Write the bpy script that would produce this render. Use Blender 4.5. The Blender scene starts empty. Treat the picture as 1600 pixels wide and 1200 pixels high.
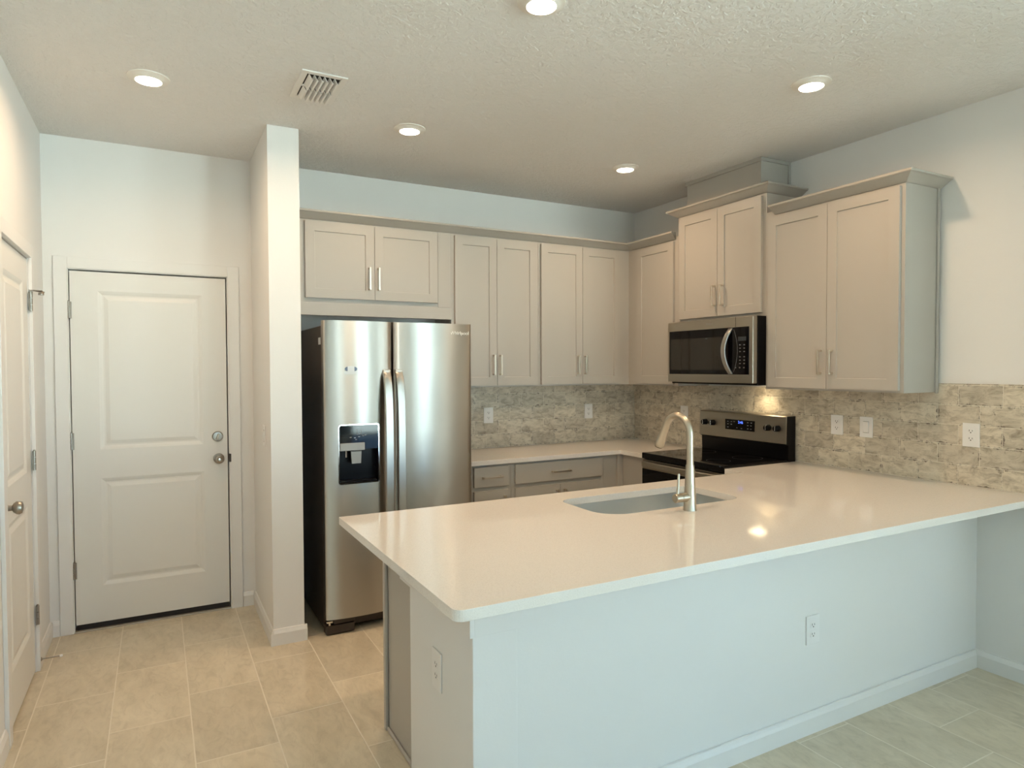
import bpy, bmesh, math, random
from mathutils import Matrix, Vector

random.seed(7)
S = bpy.context.scene
COL = S.collection
PI = math.pi

# ------------------------------------------------------------------ camera, world, exposure
cam_d = bpy.data.cameras.new('camera')
cam = bpy.data.objects.new('camera', cam_d)
COL.objects.link(cam)
r_ = Vector((0.88037279, -0.4742648, -0.00407949))
u_ = Vector((0.01543961, 0.02006142, 0.99967953))
f_ = Vector((0.47403098, 0.88015364, -0.02498399))
M = Matrix.Identity(4)
for i in range(3):
    M[i][0], M[i][1], M[i][2] = r_[i], u_[i], -f_[i]
M.translation = Vector((-3.6472, -4.5293, 1.5285))
cam.matrix_world = M
cam_d.sensor_fit = 'HORIZONTAL'
cam_d.sensor_width = 36.0
cam_d.lens = 36.0 * 1030.0 / 1600.0
cam_d.clip_start = 0.02
S.camera = cam

W = bpy.data.worlds.new('daylight')
S.world = W
W.use_nodes = True
bg = W.node_tree.nodes['Background']
bg.inputs[1].default_value = 1.0
# outdoors: dim sky above, a made-up bright glow below the horizon to send light upward
_nt = W.node_tree
_tc = _nt.nodes.new('ShaderNodeTexCoord'); _sp = _nt.nodes.new('ShaderNodeSeparateXYZ')
_nt.links.new(_tc.outputs['Generated'], _sp.inputs[0])
_mr = _nt.nodes.new('ShaderNodeMapRange'); _mr.inputs['From Min'].default_value = -0.03; _mr.inputs['From Max'].default_value = 0.03
_nt.links.new(_sp.outputs[2], _mr.inputs[0])
_mx = _nt.nodes.new('ShaderNodeMix'); _mx.data_type = 'RGBA'
_nt.links.new(_mr.outputs[0], _mx.inputs[0])
_mx.inputs[6].default_value = (27.0, 34.0, 33.5, 1)     # added ground glow that brightens ceiling and upper walls
_mx.inputs[7].default_value = (1.8, 4.4, 7.8, 1)     # sky, dimmed against the added ground glow
_nt.links.new(_mx.outputs[2], bg.inputs[0])

S.view_settings.view_transform = 'Standard'
S.view_settings.look = 'None'
S.view_settings.gamma = 1.0
S.view_settings.use_curve_mapping = False
S.view_settings.exposure = -0.15
LAMP_W = 8.5
LAMP_COL = (1.0, 0.68, 0.41)

# ------------------------------------------------------------------ room numbers
H = 2.851          # ceiling
XL = -4.205        # left wall
YR = -11.5          # rear wall of the living area
YE = -4.4          # where the right wall ends and the living area widens
XR = 2.3           # far right wall of the living area
WINDOWS = [(-3.1, -2.2, 0.45, 2.35), (0.1, 1.75, 0.03, 2.40)]   # on the rear wall

SIDE = (-8.6, -6.4, 0.45, 2.35)    # unseen window added for side light on the far right wall: y0, y1, z0, z1
def portal(x0, x1, z0, z1):
    d = bpy.data.lights.new('window_daylight', 'AREA')
    d.shape = 'RECTANGLE'; d.size = x1 - x0; d.size_y = z1 - z0
    d.cycles.is_portal = True
    o = bpy.data.objects.new('window_daylight', d); COL.objects.link(o)
    o.location = ((x0 + x1) / 2, YR + 0.005, (z0 + z1) / 2)
    o.rotation_euler = (PI / 2, 0, PI)
for w_ in WINDOWS:
    portal(*w_)
_d = bpy.data.lights.new('window_daylight', 'AREA'); _d.shape = 'RECTANGLE'; _d.size = SIDE[1] - SIDE[0]; _d.size_y = SIDE[3] - SIDE[2]  # portal for the added side window
_d.cycles.is_portal = True
_o = bpy.data.objects.new('window_daylight', _d); COL.objects.link(_o)
_o.location = (XR - 0.005, (SIDE[0] + SIDE[1]) / 2, (SIDE[2] + SIDE[3]) / 2)
_o.rotation_euler = (PI / 2, 0, PI / 2)

# ------------------------------------------------------------------ materials
def nmat(name):
    m = bpy.data.materials.new(name); m.use_nodes = True
    nt = m.node_tree
    return m, nt, nt.nodes['Principled BSDF']

def mat(name, col, rough=0.5, metal=0.0, spec=0.5, emit=None, emit_s=0.0, aniso=0.0):
    m, nt, b = nmat(name)
    b.inputs['Base Color'].default_value = (*col, 1)
    b.inputs['Roughness'].default_value = rough
    b.inputs['Metallic'].default_value = metal
    b.inputs['Specular IOR Level'].default_value = spec
    if emit:
        b.inputs['Emission Color'].default_value = (*emit, 1)
        b.inputs['Emission Strength'].default_value = emit_s
    return m

def L(nt, a, b): nt.links.new(a, b)
def math_n(nt, op, a=None, b=None, c=None):
    n = nt.nodes.new('ShaderNodeMath'); n.operation = op
    for i, v in enumerate((a, b, c)):
        if v is None: continue
        if isinstance(v, (int, float)): n.inputs[i].default_value = v
        else: L(nt, v, n.inputs[i])
    return n.outputs[0]
def noise(nt, vec, scale, detail=3, rough=0.55, dist=0.0):
    n = nt.nodes.new('ShaderNodeTexNoise')
    n.inputs['Scale'].default_value = scale; n.inputs['Detail'].default_value = detail
    n.inputs['Roughness'].default_value = rough; n.inputs['Distortion'].default_value = dist
    if vec is not None: L(nt, vec, n.inputs['Vector'])
    return n
def ramp(nt, fac, stops):
    n = nt.nodes.new('ShaderNodeValToRGB')
    e = n.color_ramp.elements
    while len(e) < len(stops): e.new(0.5)
    for i, (p, c) in enumerate(stops):
        e[i].position = p; e[i].color = (*c, 1) if len(c) == 3 else c
    L(nt, fac, n.inputs[0])
    return n.outputs[0]
def mixc(nt, fac, a, b, mode='MIX'):
    n = nt.nodes.new('ShaderNodeMix'); n.data_type = 'RGBA'; n.blend_type = mode
    for s, v in ((0, fac), (6, a), (7, b)):
        if isinstance(v, (int, float)): n.inputs[s].default_value = v
        elif isinstance(v, tuple): n.inputs[s].default_value = (*v, 1)
        else: L(nt, v, n.inputs[s])
    return n.outputs[2]
def mapped(nt, scale=(1, 1, 1)):
    tc = nt.nodes.new('ShaderNodeTexCoord')
    mp = nt.nodes.new('ShaderNodeMapping'); mp.inputs['Scale'].default_value = scale
    g = nt.nodes.new('ShaderNodeNewGeometry')
    L(nt, g.outputs['Position'], mp.inputs[0])
    return mp.outputs[0]
def bump(nt, b, h, strength, dist):
    n = nt.nodes.new('ShaderNodeBump'); n.inputs['Strength'].default_value = strength
    n.inputs['Distance'].default_value = dist
    L(nt, h, n.inputs['Height']); L(nt, n.outputs[0], b.inputs['Normal'])

def paint(name, col, rough, tex_scale, tex_strength, tex_dist, knock=False):
    m, nt, b = nmat(name)
    b.inputs['Base Color'].default_value = (*col, 1); b.inputs['Roughness'].default_value = rough
    b.inputs['Specular IOR Level'].default_value = 0.3
    v = mapped(nt)
    n = noise(nt, v, tex_scale, 4, 0.6, 0.4)
    h = n.outputs[0]
    if knock: h = ramp(nt, h, [(0.42, (0, 0, 0)), (0.56, (1, 1, 1))])
    bump(nt, b, h, tex_strength, tex_dist)
    return m

WALL_C = (0.83, 0.82, 0.795)
M_wall = paint('white_wall_paint', WALL_C, 0.6, 90, 0.10, 0.003)
M_ceil = paint('knockdown_ceiling_paint', (0.85, 0.84, 0.815), 0.75, 36, 0.5, 0.008, True)
M_trim = mat('white_trim_paint', (0.82, 0.81, 0.785), 0.35, 0, 0.5)
M_doorp = mat('white_door_paint', (0.80, 0.79, 0.75), 0.38, 0, 0.5)
M_cab = mat('greige_cabinet_paint', (0.45, 0.42, 0.375), 0.38, 0, 0.5)
M_plate = mat('white_plastic', (0.86, 0.85, 0.83), 0.3)
M_seam_shade = mat('plastic_seam_shade', (0.42, 0.40, 0.37), 0.5)  # grey put in for the shade of the seam around the rocker
M_slot = mat('slot_dark', (0.05, 0.045, 0.04), 0.6)
M_black = mat('black_plastic', (0.004, 0.004, 0.005), 0.3, 0, 0.2)
M_blackglass = mat('black_glass', (0.003, 0.003, 0.004), 0.05, 0, 0.22)
M_dark = mat('dark_void', (0.01, 0.01, 0.01), 0.8)
M_nickel = mat('brushed_nickel', (0.53, 0.475, 0.385), 0.30, 1.0)
M_pull = mat('satin_nickel_pull', (0.74, 0.68, 0.58), 0.28, 1.0)
M_bronze = mat('satin_nickel_hardware', (0.36, 0.33, 0.29), 0.30, 1.0)
M_sweep = mat('black_rubber', (0.012, 0.010, 0.010), 0.7)
M_sill = mat('door_sill_metal', (0.45, 0.40, 0.33), 0.4, 0.6)
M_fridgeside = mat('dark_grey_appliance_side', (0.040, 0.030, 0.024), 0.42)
M_lens = mat('lamp_lens', (1, 1, 1), 0.4, emit=(1.0, 0.86, 0.66), emit_s=30.0)
M_cooklens = mat('cooktop_lamp_lens', (1, 1, 1), 0.4, emit=(1.0, 0.80, 0.50), emit_s=12.0)
M_flange = mat('white_lamp_trim', (0.85, 0.82, 0.76), 0.4)
M_print = mat('grey_print', (0.35, 0.36, 0.38), 0.5)
M_burn = mat('dark_grey_print', (0.03, 0.03, 0.032), 0.3)
M_dim = mat('dim_grey_print', (0.12, 0.12, 0.125), 0.4)
M_blue = mat('blue_display', (0.02, 0.03, 0.2), 0.3, emit=(0.10, 0.20, 1.0), emit_s=2.5)
M_sticker = mat('pale_label', (0.72, 0.76, 0.78), 0.4)
M_stickblue = mat('blue_grey_label_print', (0.10, 0.14, 0.22), 0.4)
M_chrome = mat('chrome', (0.75, 0.75, 0.74), 0.12, 1.0)
M_greyplast = mat('grey_plastic', (0.36, 0.37, 0.36), 0.35)
M_logo = mat('logo_white', (0.9, 0.92, 0.9), 0.3)
M_backing = mat('vent_duct_dark', (0.03, 0.028, 0.024), 0.8)
M_vent = mat('vent_white', (0.86, 0.84, 0.80), 0.45)

def steel(name, col, rough, aniso, streak=(2, 2, 120), rot=0.0):
    m, nt, b = nmat(name)
    b.inputs['Metallic'].default_value = 1.0
    b.inputs['Base Color'].default_value = (*col, 1)
    b.inputs['Anisotropic'].default_value = aniso
    b.inputs['Anisotropic Rotation'].default_value = rot
    b.inputs['Roughness'].default_value = rough
    n = noise(nt, mapped(nt, streak or (1, 1, 1)), 6, 3, 0.6)
    if streak: L(nt, math_n(nt, 'MULTIPLY_ADD', n.outputs[0], 0.12, rough - 0.06), b.inputs['Roughness'])
    t = nt.nodes.new('ShaderNodeTangent'); t.direction_type = 'RADIAL'; t.axis = 'Z'
    L(nt, t.outputs[0], b.inputs['Tangent'])
    return m
M_steel = steel('brushed_stainless', (0.50, 0.485, 0.45), 0.34, 0.92, None, rot=0.25)
M_steel2 = steel('stainless_appliance_trim', (0.42, 0.375, 0.31), 0.30, 0.5)
M_dish = mat('dark_dishwasher_front', (0.05, 0.047, 0.043), 0.35, 0.5)
M_sink = steel('stainless_sink', (0.72, 0.74, 0.74), 0.30, 0.0, None)

# quartz
M_quartz, nt, b = nmat('white_quartz')
b.inputs['Roughness'].default_value = 0.07
n1 = noise(nt, mapped(nt), 260, 2, 0.7)
c1 = ramp(nt, n1.outputs[0], [(0.33, (0.72, 0.68, 0.63)), (0.45, (0.79, 0.75, 0.695)), (0.62, (0.81, 0.77, 0.715)), (0.75, (0.85, 0.81, 0.76))])
L(nt, c1, b.inputs['Base Color'])

def tile_nodes(nt, ua, va, u0, v0, w, h, shift, along):
    """offset rectangular tiles: rows counted along v, each row shifted along u."""
    g = nt.nodes.new('ShaderNodeNewGeometry')
    sp = nt.nodes.new('ShaderNodeSeparateXYZ'); L(nt, g.outputs['Position'], sp.inputs[0])
    U = sp.outputs[ua]; V = sp.outputs[va]
    v = math_n(nt, 'DIVIDE', math_n(nt, 'SUBTRACT', V, v0), h)
    row = math_n(nt, 'FLOOR', v)
    fv = math_n(nt, 'FRACT', v)
    u = math_n(nt, 'SUBTRACT', math_n(nt, 'DIVIDE', math_n(nt, 'SUBTRACT', U, u0), w), math_n(nt, 'MULTIPLY', row, shift))
    cu = math_n(nt, 'FLOOR', u)
    fu = math_n(nt, 'FRACT', u)
    du = math_n(nt, 'MULTIPLY', math_n(nt, 'MINIMUM', fu, math_n(nt, 'SUBTRACT', 1.0, fu)), w)
    dv = math_n(nt, 'MULTIPLY', math_n(nt, 'MINIMUM', fv, math_n(nt, 'SUBTRACT', 1.0, fv)), h)
    cb = nt.nodes.new('ShaderNodeCombineXYZ'); L(nt, cu, cb.inputs[0]); L(nt, row, cb.inputs[1])
    wn = nt.nodes.new('ShaderNodeTexWhiteNoise'); wn.noise_dimensions = '3D'; L(nt, cb.outputs[0], wn.inputs[0])
    return du, dv, math_n(nt, 'MINIMUM', du, dv), wn, g.outputs['Position']

# floor tile : columns 0.309 wide across x, 0.615 long along y, stagger of a third
M_floor, nt, b = nmat('taupe_floor_tile')
du, dv, d, wn, pos = tile_nodes(nt, 1, 0, -0.912, -4.1555, 0.615, 0.309, 1.0 / 3.0, 'y')
mp = nt.nodes.new('ShaderNodeMapping'); mp.inputs['Scale'].default_value = (2.6, 1.1, 1)
L(nt, pos, mp.inputs[0])
ofs = nt.nodes.new('ShaderNodeVectorMath'); ofs.operation = 'MULTIPLY_ADD'
L(nt, wn.outputs['Color'], ofs.inputs[0]); ofs.inputs[1].default_value = (7, 7, 7); L(nt, mp.outputs[0], ofs.inputs[2])
nA = noise(nt, ofs.outputs[0], 2.2, 6, 0.62, 0.8)
base = ramp(nt, nA.outputs[0], [(0.30, (0.56, 0.485, 0.36)), (0.50, (0.64, 0.56, 0.425)), (0.70, (0.71, 0.63, 0.49))])
tone = math_n(nt, 'MULTIPLY_ADD', wn.outputs['Value'], 0.12, 0.94)
base = mixc(nt, 1.0, base, tone, 'MULTIPLY')
nS = noise(nt, ofs.outputs[0], 9.0, 6, 0.7, 1.2)
base = mixc(nt, 1.0, base, ramp(nt, nS.outputs[0], [(0.30, (0.86, 0.85, 0.83)), (0.5, (1, 1, 1)), (0.72, (1.07, 1.07, 1.06))]), 'MULTIPLY')
grout = math_n(nt, 'LESS_THAN', d, 0.0026)
L(nt, mixc(nt, grout, base, (0.80, 0.73, 0.61)), b.inputs['Base Color'])
L(nt, math_n(nt, 'MULTIPLY_ADD', grout, 0.4, 0.28), b.inputs['Roughness'])
bump(nt, b, math_n(nt, 'MINIMUM', d, 0.004), 0.5, 0.3)

def splash(name, ua, u0):
    m, nt, b = nmat(name)
    du, dv, d, wn, pos = tile_nodes(nt, ua, 2, u0, 0.9165, 0.2035, 0.1025, 0.5, 'u')
    b.inputs['Roughness'].default_value = 0.42
    ofs = nt.nodes.new('ShaderNodeVectorMath'); ofs.operation = 'MULTIPLY_ADD'
    L(nt, wn.outputs['Color'], ofs.inputs[0]); ofs.inputs[1].default_value = (9, 9, 9); L(nt, pos, ofs.inputs[2])
    mp = nt.nodes.new('ShaderNodeMapping'); mp.inputs['Scale'].default_value = (13, 13, 24)
    L(nt, ofs.outputs[0], mp.inputs[0])
    nA = noise(nt, mp.outputs[0], 1.0, 8, 0.68, 0.7)
    base = ramp(nt, nA.outputs[0], [(0.30, (0.34, 0.285, 0.215)), (0.43, (0.54, 0.475, 0.37)), (0.55, (0.68, 0.61, 0.49)), (0.75, (0.77, 0.70, 0.575))])
    tone = math_n(nt, 'MULTIPLY_ADD', wn.outputs['Value'], 0.26, 0.84)
    base = mixc(nt, 1.0, base, tone, 'MULTIPLY')
    # fine streaks
    mp2 = nt.nodes.new('ShaderNodeMapping'); mp2.inputs['Scale'].default_value = (18, 18, 120)
    L(nt, ofs.outputs[0], mp2.inputs[0])
    nB = noise(nt, mp2.outputs[0], 1.0, 5, 0.7, 0.3)
    st = ramp(nt, nB.outputs[0], [(0.34, (1, 1, 1)), (0.43, (0, 0, 0))])
    base = mixc(nt, math_n(nt, 'MULTIPLY', st, 0.55), base, (0.24, 0.20, 0.145))
    # dark blotches that gather along the tile edges
    nC = noise(nt, pos, 26, 5, 0.75, 0.6)
    edge = nt.nodes.new('ShaderNodeMapRange'); edge.inputs['From Min'].default_value = 0.0
    edge.inputs['From Max'].default_value = 0.012; edge.inputs['To Min'].default_value = 0.20; edge.inputs['To Max'].default_value = 0.0
    L(nt, d, edge.inputs[0])
    blot = ramp(nt, math_n(nt, 'ADD', nC.outputs[0], edge.outputs[0]), [(0.65, (0, 0, 0)), (0.725, (1, 1, 1))])
    base = mixc(nt, math_n(nt, 'MULTIPLY', blot, 0.85), base, (0.085, 0.066, 0.045))
    grout = math_n(nt, 'LESS_THAN', d, 0.0019)
    base = mixc(nt, math_n(nt, 'MULTIPLY', grout, 0.85), base, (0.80, 0.74, 0.62))
    L(nt, base, b.inputs['Base Color'])
    bump(nt, b, math_n(nt, 'ADD', math_n(nt, 'MINIMUM', d, 0.004), math_n(nt, 'MULTIPLY', nA.outputs[0], 0.003)), 0.6, 0.5)
    return m
M_splashR = splash('weathered_brick_tile_right', 1, -1.817 + 0.2035 * 20)
M_splashB = splash('weathered_brick_tile_back', 0, -1.232 - 0.2035 * 20)

# window glass: clear pane
M_pane = bpy.data.materials.new('window_glass'); M_pane.use_nodes = True
nt = M_pane.node_tree; nt.nodes.clear()
o_ = nt.nodes.new('ShaderNodeOutputMaterial'); mx = nt.nodes.new('ShaderNodeMixShader'); mx.inputs[0].default_value = 0.06
t_ = nt.nodes.new('ShaderNodeBsdfTransparent'); gl = nt.nodes.new('ShaderNodeBsdfGlossy'); gl.inputs['Roughness'].default_value = 0.02
L(nt, t_.outputs[0], mx.inputs[1]); L(nt, gl.outputs[0], mx.inputs[2]); L(nt, mx.outputs[0], o_.inputs[0])

# ------------------------------------------------------------------ mesh helpers
class MB:
    """collects shapes (already in world space) into one mesh"""
    def __init__(self): self.bm = bmesh.new()
    def box(self, x0, x1, y0, y1, z0, z1, bev=0.0, seg=2, m=None):
        x0, x1 = sorted((x0, x1)); y0, y1 = sorted((y0, y1)); z0, z1 = sorted((z0, z1))
        t = bmesh.new()
        bmesh.ops.create_cube(t, size=1.0)
        bmesh.ops.transform(t, matrix=Matrix.Translation(((x0 + x1) / 2, (y0 + y1) / 2, (z0 + z1) / 2)) @ Matrix.Diagonal((x1 - x0, y1 - y0, z1 - z0, 1)), verts=t.verts)
        if bev > 0:
            bmesh.ops.bevel(t, geom=list(t.edges), offset=bev, segments=seg, profile=0.5, affect='EDGES')
        self._merge(t, m); return self
    def _merge(self, t, m=None):
        if m is not None: bmesh.ops.transform(t, matrix=m, verts=t.verts)
        vm = {v: self.bm.verts.new(v.co) for v in t.verts}
        for f in t.faces:
            try: self.bm.faces.new([vm[v] for v in f.verts])
            except ValueError: pass
        t.free()
    def prism(self, poly, axis, a, b, m=None):
        """extrude 2-D polygon along an axis: poly in the other two axes (cyclic order)"""
        t = bmesh.new()
        def P(p, s):
            if axis == 'x': return (s, p[0], p[1])
            if axis == 'y': return (p[0], s, p[1])
            return (p[0], p[1], s)
        va = [t.verts.new(P(p, a)) for p in poly]; vb = [t.verts.new(P(p, b)) for p in poly]
        n = len(poly)
        t.faces.new(va); t.faces.new(vb[::-1])
        for i in range(n): t.faces.new((va[i], vb[i], vb[(i + 1) % n], va[(i + 1) % n]))
        bmesh.ops.recalc_face_normals(t, faces=t.faces)
        self._merge(t, m); return self
    def lathe(self, prof, m, seg=28):
        """profile (radius, height) turned about local z, then placed with matrix m"""
        t = bmesh.new(); rings = []
        for r, z in prof:
            if r < 1e-6: rings.append([t.verts.new((0, 0, z))])
            else: rings.append([t.verts.new((r * math.cos(2 * PI * i / seg), r * math.sin(2 * PI * i / seg), z)) for i in range(seg)])
        for A, B in zip(rings, rings[1:]):
            for i in range(seg):
                j = (i + 1) % seg
                if len(A) == 1 and len(B) == 1: continue
                if len(A) == 1: t.faces.new((A[0], B[i], B[j]))
                elif len(B) == 1: t.faces.new((A[i], A[j], B[0]))
                else: t.faces.new((A[i], A[j], B[j], B[i]))
        bmesh.ops.recalc_face_normals(t, faces=t.faces)
        self._merge(t, m); return self
    def tube(self, pts, radii, seg=16, caps=True):
        pts = [Vector(p) for p in pts]
        if isinstance(radii, (int, float)): radii = [radii] * len(pts)
        t = bmesh.new(); rings = []
        up = None
        for i, p in enumerate(pts):
            d = ((pts[min(i + 1, len(pts) - 1)] - pts[max(i - 1, 0)])).normalized()
            if up is None:
                up = Vector((1, 0, 0)) if abs(d.x) < 0.8 else Vector((0, 1, 0))
            a = (up - d * up.dot(d)).normalized(); bb = d.cross(a); up = a
            rings.append([t.verts.new(p + (a * math.cos(2 * PI * k / seg) + bb * math.sin(2 * PI * k / seg)) * radii[i]) for k in range(seg)])
        for A, B in zip(rings, rings[1:]):
            for k in range(seg):
                j = (k + 1) % seg
                t.faces.new((A[k], A[j], B[j], B[k]))
        if caps: t.faces.new(rings[0][::-1]); t.faces.new(rings[-1])
        bmesh.ops.recalc_face_normals(t, faces=t.faces)
        self._merge(t); return self
    def grid(self, rows, m=None):
        """rows of points -> quads"""
        t = bmesh.new()
        V = [[t.verts.new(p) for p in r] for r in rows]
        for A, B in zip(V, V[1:]):
            for i in range(len(A) - 1): t.faces.new((A[i], A[i + 1], B[i + 1], B[i]))
        self._merge(t, m); return self
    def polys(self, faces, m=None):
        t = bmesh.new(); cache = {}
        def vv(p):
            k = tuple(round(c, 6) for c in p)
            if k not in cache: cache[k] = t.verts.new(p)
            return cache[k]
        for f in faces:
            vs = []
            for p in f:
                q = vv(p)
                if q not in vs: vs.append(q)
            if len(vs) > 2:
                try: t.faces.new(vs)
                except ValueError: pass
        self._merge(t, m); return self
    def done(self, name, material, parent=None, smooth=False, angle=35, loc=None):
        me = bpy.data.meshes.new(name)
        self.bm.to_mesh(me); self.bm.free()
        o = bpy.data.objects.new(name, me); COL.objects.link(o)
        if material: me.materials.append(material)
        if smooth:
            for p in me.polygons: p.use_smooth = True
            me.set_sharp_from_angle(angle=math.radians(angle))
        if parent is not None:
            o.parent = parent
            me.transform(Matrix.Translation(-world_of(parent)))
        return o

def world_of(o):
    p = Vector(o.location)
    while o.parent is not None:
        o = o.parent; p = p + Vector(o.location)
    return p

def thing(name, label, cat, loc, group=None):
    o = bpy.data.objects.new(name, None); COL.objects.link(o)
    o.location = loc; o.empty_display_size = 0.1
    o['label'] = label; o['category'] = cat
    if group: o['group'] = group
    return o
def tag(o, label, cat, group=None):
    o['label'] = label; o['category'] = cat
    if group: o['group'] = group
    return o
def struct(o, label=None):
    o['kind'] = 'structure'
    if label: o['label'] = label
    return o
def root_struct(name, loc, label=None):
    o = bpy.data.objects.new(name, None); COL.objects.link(o); o.location = loc; o.empty_display_size = 0.1
    return struct(o, label)

def frame(org, U, N):
    """matrix taking (u, v, n) to world, v = up"""
    U = Vector(U); N = Vector(N); V = Vector((0, 0, 1)); m = Matrix.Identity(4)
    for i in range(3): m[i][0], m[i][1], m[i][2], m[i][3] = U[i], V[i], N[i], org[i]
    return m
def F_back(y): return frame((0, y, 0), (1, 0, 0), (0, -1, 0))          # u = x, v = z, n towards the room
def F_right(x): return frame((x, 0, 0), (0, -1, 0), (-1, 0, 0))         # u = -y
def F_left(x): return frame((x, 0, 0), (0, 1, 0), (1, 0, 0))            # u = y

def ubox(mb, m, u0, u1, v0, v1, n0, n1, bev=0.0, seg=2):
    return mb.box(u0, u1, v0, v1, n0, n1, bev, seg, m)

def panel_slab(mb, m, u0, u1, v0, v1, thick, rects, rings):
    """slab whose front (n = thick) carries sunk/raised panels. rects share the same u range."""
    fs = []
    Q = lambda a, b_, c, d, n: [(a, b_, n), (c, b_, n), (c, d, n), (a, d, n)]
    fs.append(Q(u0, v0, u1, v1, 0)[::-1])
    for a, b_ in (((u0, v0), (u1, v0)), ((u1, v0), (u1, v1)), ((u1, v1), (u0, v1)), ((u0, v1), (u0, v0))):
        fs.append([(a[0], a[1], 0), (b_[0], b_[1], 0), (b_[0], b_[1], thick), (a[0], a[1], thick)])
    rects = sorted(rects, key=lambda r: r[2])
    ua, ub = rects[0][0], rects[0][1]
    fs.append(Q(u0, v0, ua, v1, thick)); fs.append(Q(ub, v0, u1, v1, thick))
    vv = v0
    for r in rects:
        fs.append(Q(ua, vv, ub, r[2], thick)); vv = r[3]
    fs.append(Q(ua, vv, ub, v1, thick))
    for (a, b_, c, d) in rects:
        pi, pn = 0.0, thick
        for ins, dep in rings:
            A = [(a + pi, c + pi, pn), (b_ - pi, c + pi, pn), (b_ - pi, d - pi, pn), (a + pi, d - pi, pn)]
            B = [(a + ins, c + ins, thick + dep), (b_ - ins, c + ins, thick + dep), (b_ - ins, d - ins, thick + dep), (a + ins, d - ins, thick + dep)]
            for i in range(4):
                j = (i + 1) % 4
                fs.append([A[i], A[j], B[j], B[i]])
            pi, pn = ins, thick + dep
        fs.append([(a + pi, c + pi, pn), (b_ - pi, c + pi, pn), (b_ - pi, d - pi, pn), (a + pi, d - pi, pn)])
    mb.polys(fs, m)
    return mb

def rounded(u0, u1, v0, v1, r, n=6):
    pts = []
    rs = r if isinstance(r, (list, tuple)) else [r] * 4
    for (cx, cy, a0, rr) in ((u1 - rs[0], v0 + rs[0], -PI / 2, rs[0]), (u1 - rs[1], v1 - rs[1], 0, rs[1]), (u0 + rs[2], v1 - rs[2], PI / 2, rs[2]), (u0 + rs[3], v0 + rs[3], PI, rs[3])):
        if rr < 1e-5: pts.append((cx, cy)); continue
        for k in range(n + 1):
            a = a0 + PI / 2 * k / n
            pts.append((cx + rr * math.cos(a), cy + rr * math.sin(a)))
    return pts

def plate_prism(mb, m, poly, n0, n1):
    return mb.prism(poly, 'z', n0, n1, m)

# ------------------------------------------------------------------ room shell
struct(MB().box(XL - 0.3, XR + 0.2, YR - 0.2, 0.25, -0.12, 0.0).done('floor', M_floor))
struct(MB().box(XL - 0.3, XR + 0.2, YR - 0.2, 0.25, H, H + 0.12).done('ceiling', M_ceil))
D1 = (-4.090, -3.248, 2.106)       # entry door opening x0, x1, top
wb = MB()
wb.box(XL - 0.12, D1[0], 0, 0.14, 0, H).box(D1[1], 0.12, 0, 0.14, 0, H).box(D1[0], D1[1], 0, 0.14, D1[2], H)
struct(wb.done('wall_back', M_wall))
struct(MB().box(0, 0.12, YE, 0.0, 0, H).done('wall_right', M_wall))
struct(MB().box(0.12, XR, YE, YE + 0.12, 0, H).done('wall_right_return', M_wall))
wf = MB()
wf.box(XR, XR + 0.12, YR, SIDE[0], 0, H).box(XR, XR + 0.12, SIDE[1], YE + 0.12, 0, H)
wf.box(XR, XR + 0.12, SIDE[0], SIDE[1], 0, SIDE[2]).box(XR, XR + 0.12, SIDE[0], SIDE[1], SIDE[3], H)
struct(wf.done('wall_far_right', M_wall))
root = root_struct('added_side_window', (XR + 0.06, (SIDE[0] + SIDE[1]) / 2, SIDE[2]))  # unseen window, added to make up daylight from the side
fr = MB(); t = 0.06; a, b_, c, d_ = SIDE; x0, x1 = XR + 0.04, XR + 0.10; mid = (a + b_) / 2
fr.box(x0, x1, a, a + t, c, d_).box(x0, x1, b_ - t, b_, c, d_).box(x0, x1, a + t, b_ - t, c, c + t).box(x0, x1, a + t, b_ - t, d_ - t, d_)
fr.box(x0, x1, mid - 0.03, mid + 0.03, c + t, d_ - t)
fr.done('window_frame', M_trim, root)
for y0, y1 in ((a + t, mid - 0.03), (mid + 0.03, b_ - t)):
    MB().box(XR + 0.067, XR + 0.073, y0, y1, c + t, d_ - t).done('pane', M_pane, root)
D2 = (-1.205, -0.485, 2.085)       # closet door opening y0, y1, top
wl = MB()
wl.box(XL - 0.12, XL, D2[1], 0, 0, H).box(XL - 0.12, XL, YR, D2[0], 0, H).box(XL - 0.12, XL, D2[0], D2[1], D2[2], H)
struct(wl.done('wall_left', M_wall))
PX0, PX1, PY = -3.103, -2.937, -0.733
struct(MB().box(PX0, PX1, PY, 0, 0, H).done('wall_pier', M_wall))
wr = MB(); xs = XL
for (a, b_, c, d_) in WINDOWS:
    wr.box(xs, a, YR - 0.14, YR, 0, H).box(a, b_, YR - 0.14, YR, d_, H)
    if c > 0.05: wr.box(a, b_, YR - 0.14, YR, 0, c)
    xs = b_
wr.box(xs, XR, YR - 0.14, YR, 0, H)
struct(wr.done('wall_rear', M_wall))
# unseen slabs added behind the two closed doors to stop light leaks
struct(MB().box(D1[0] - 0.1, D1[1] + 0.1, 0.142, 0.20, 0, H).done('light_block_entry', M_wall))
struct(MB().box(XL - 0.18, XL - 0.122, D2[0] - 0.1, D2[1] + 0.1, 0, H).done('light_block_closet', M_wall))
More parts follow.
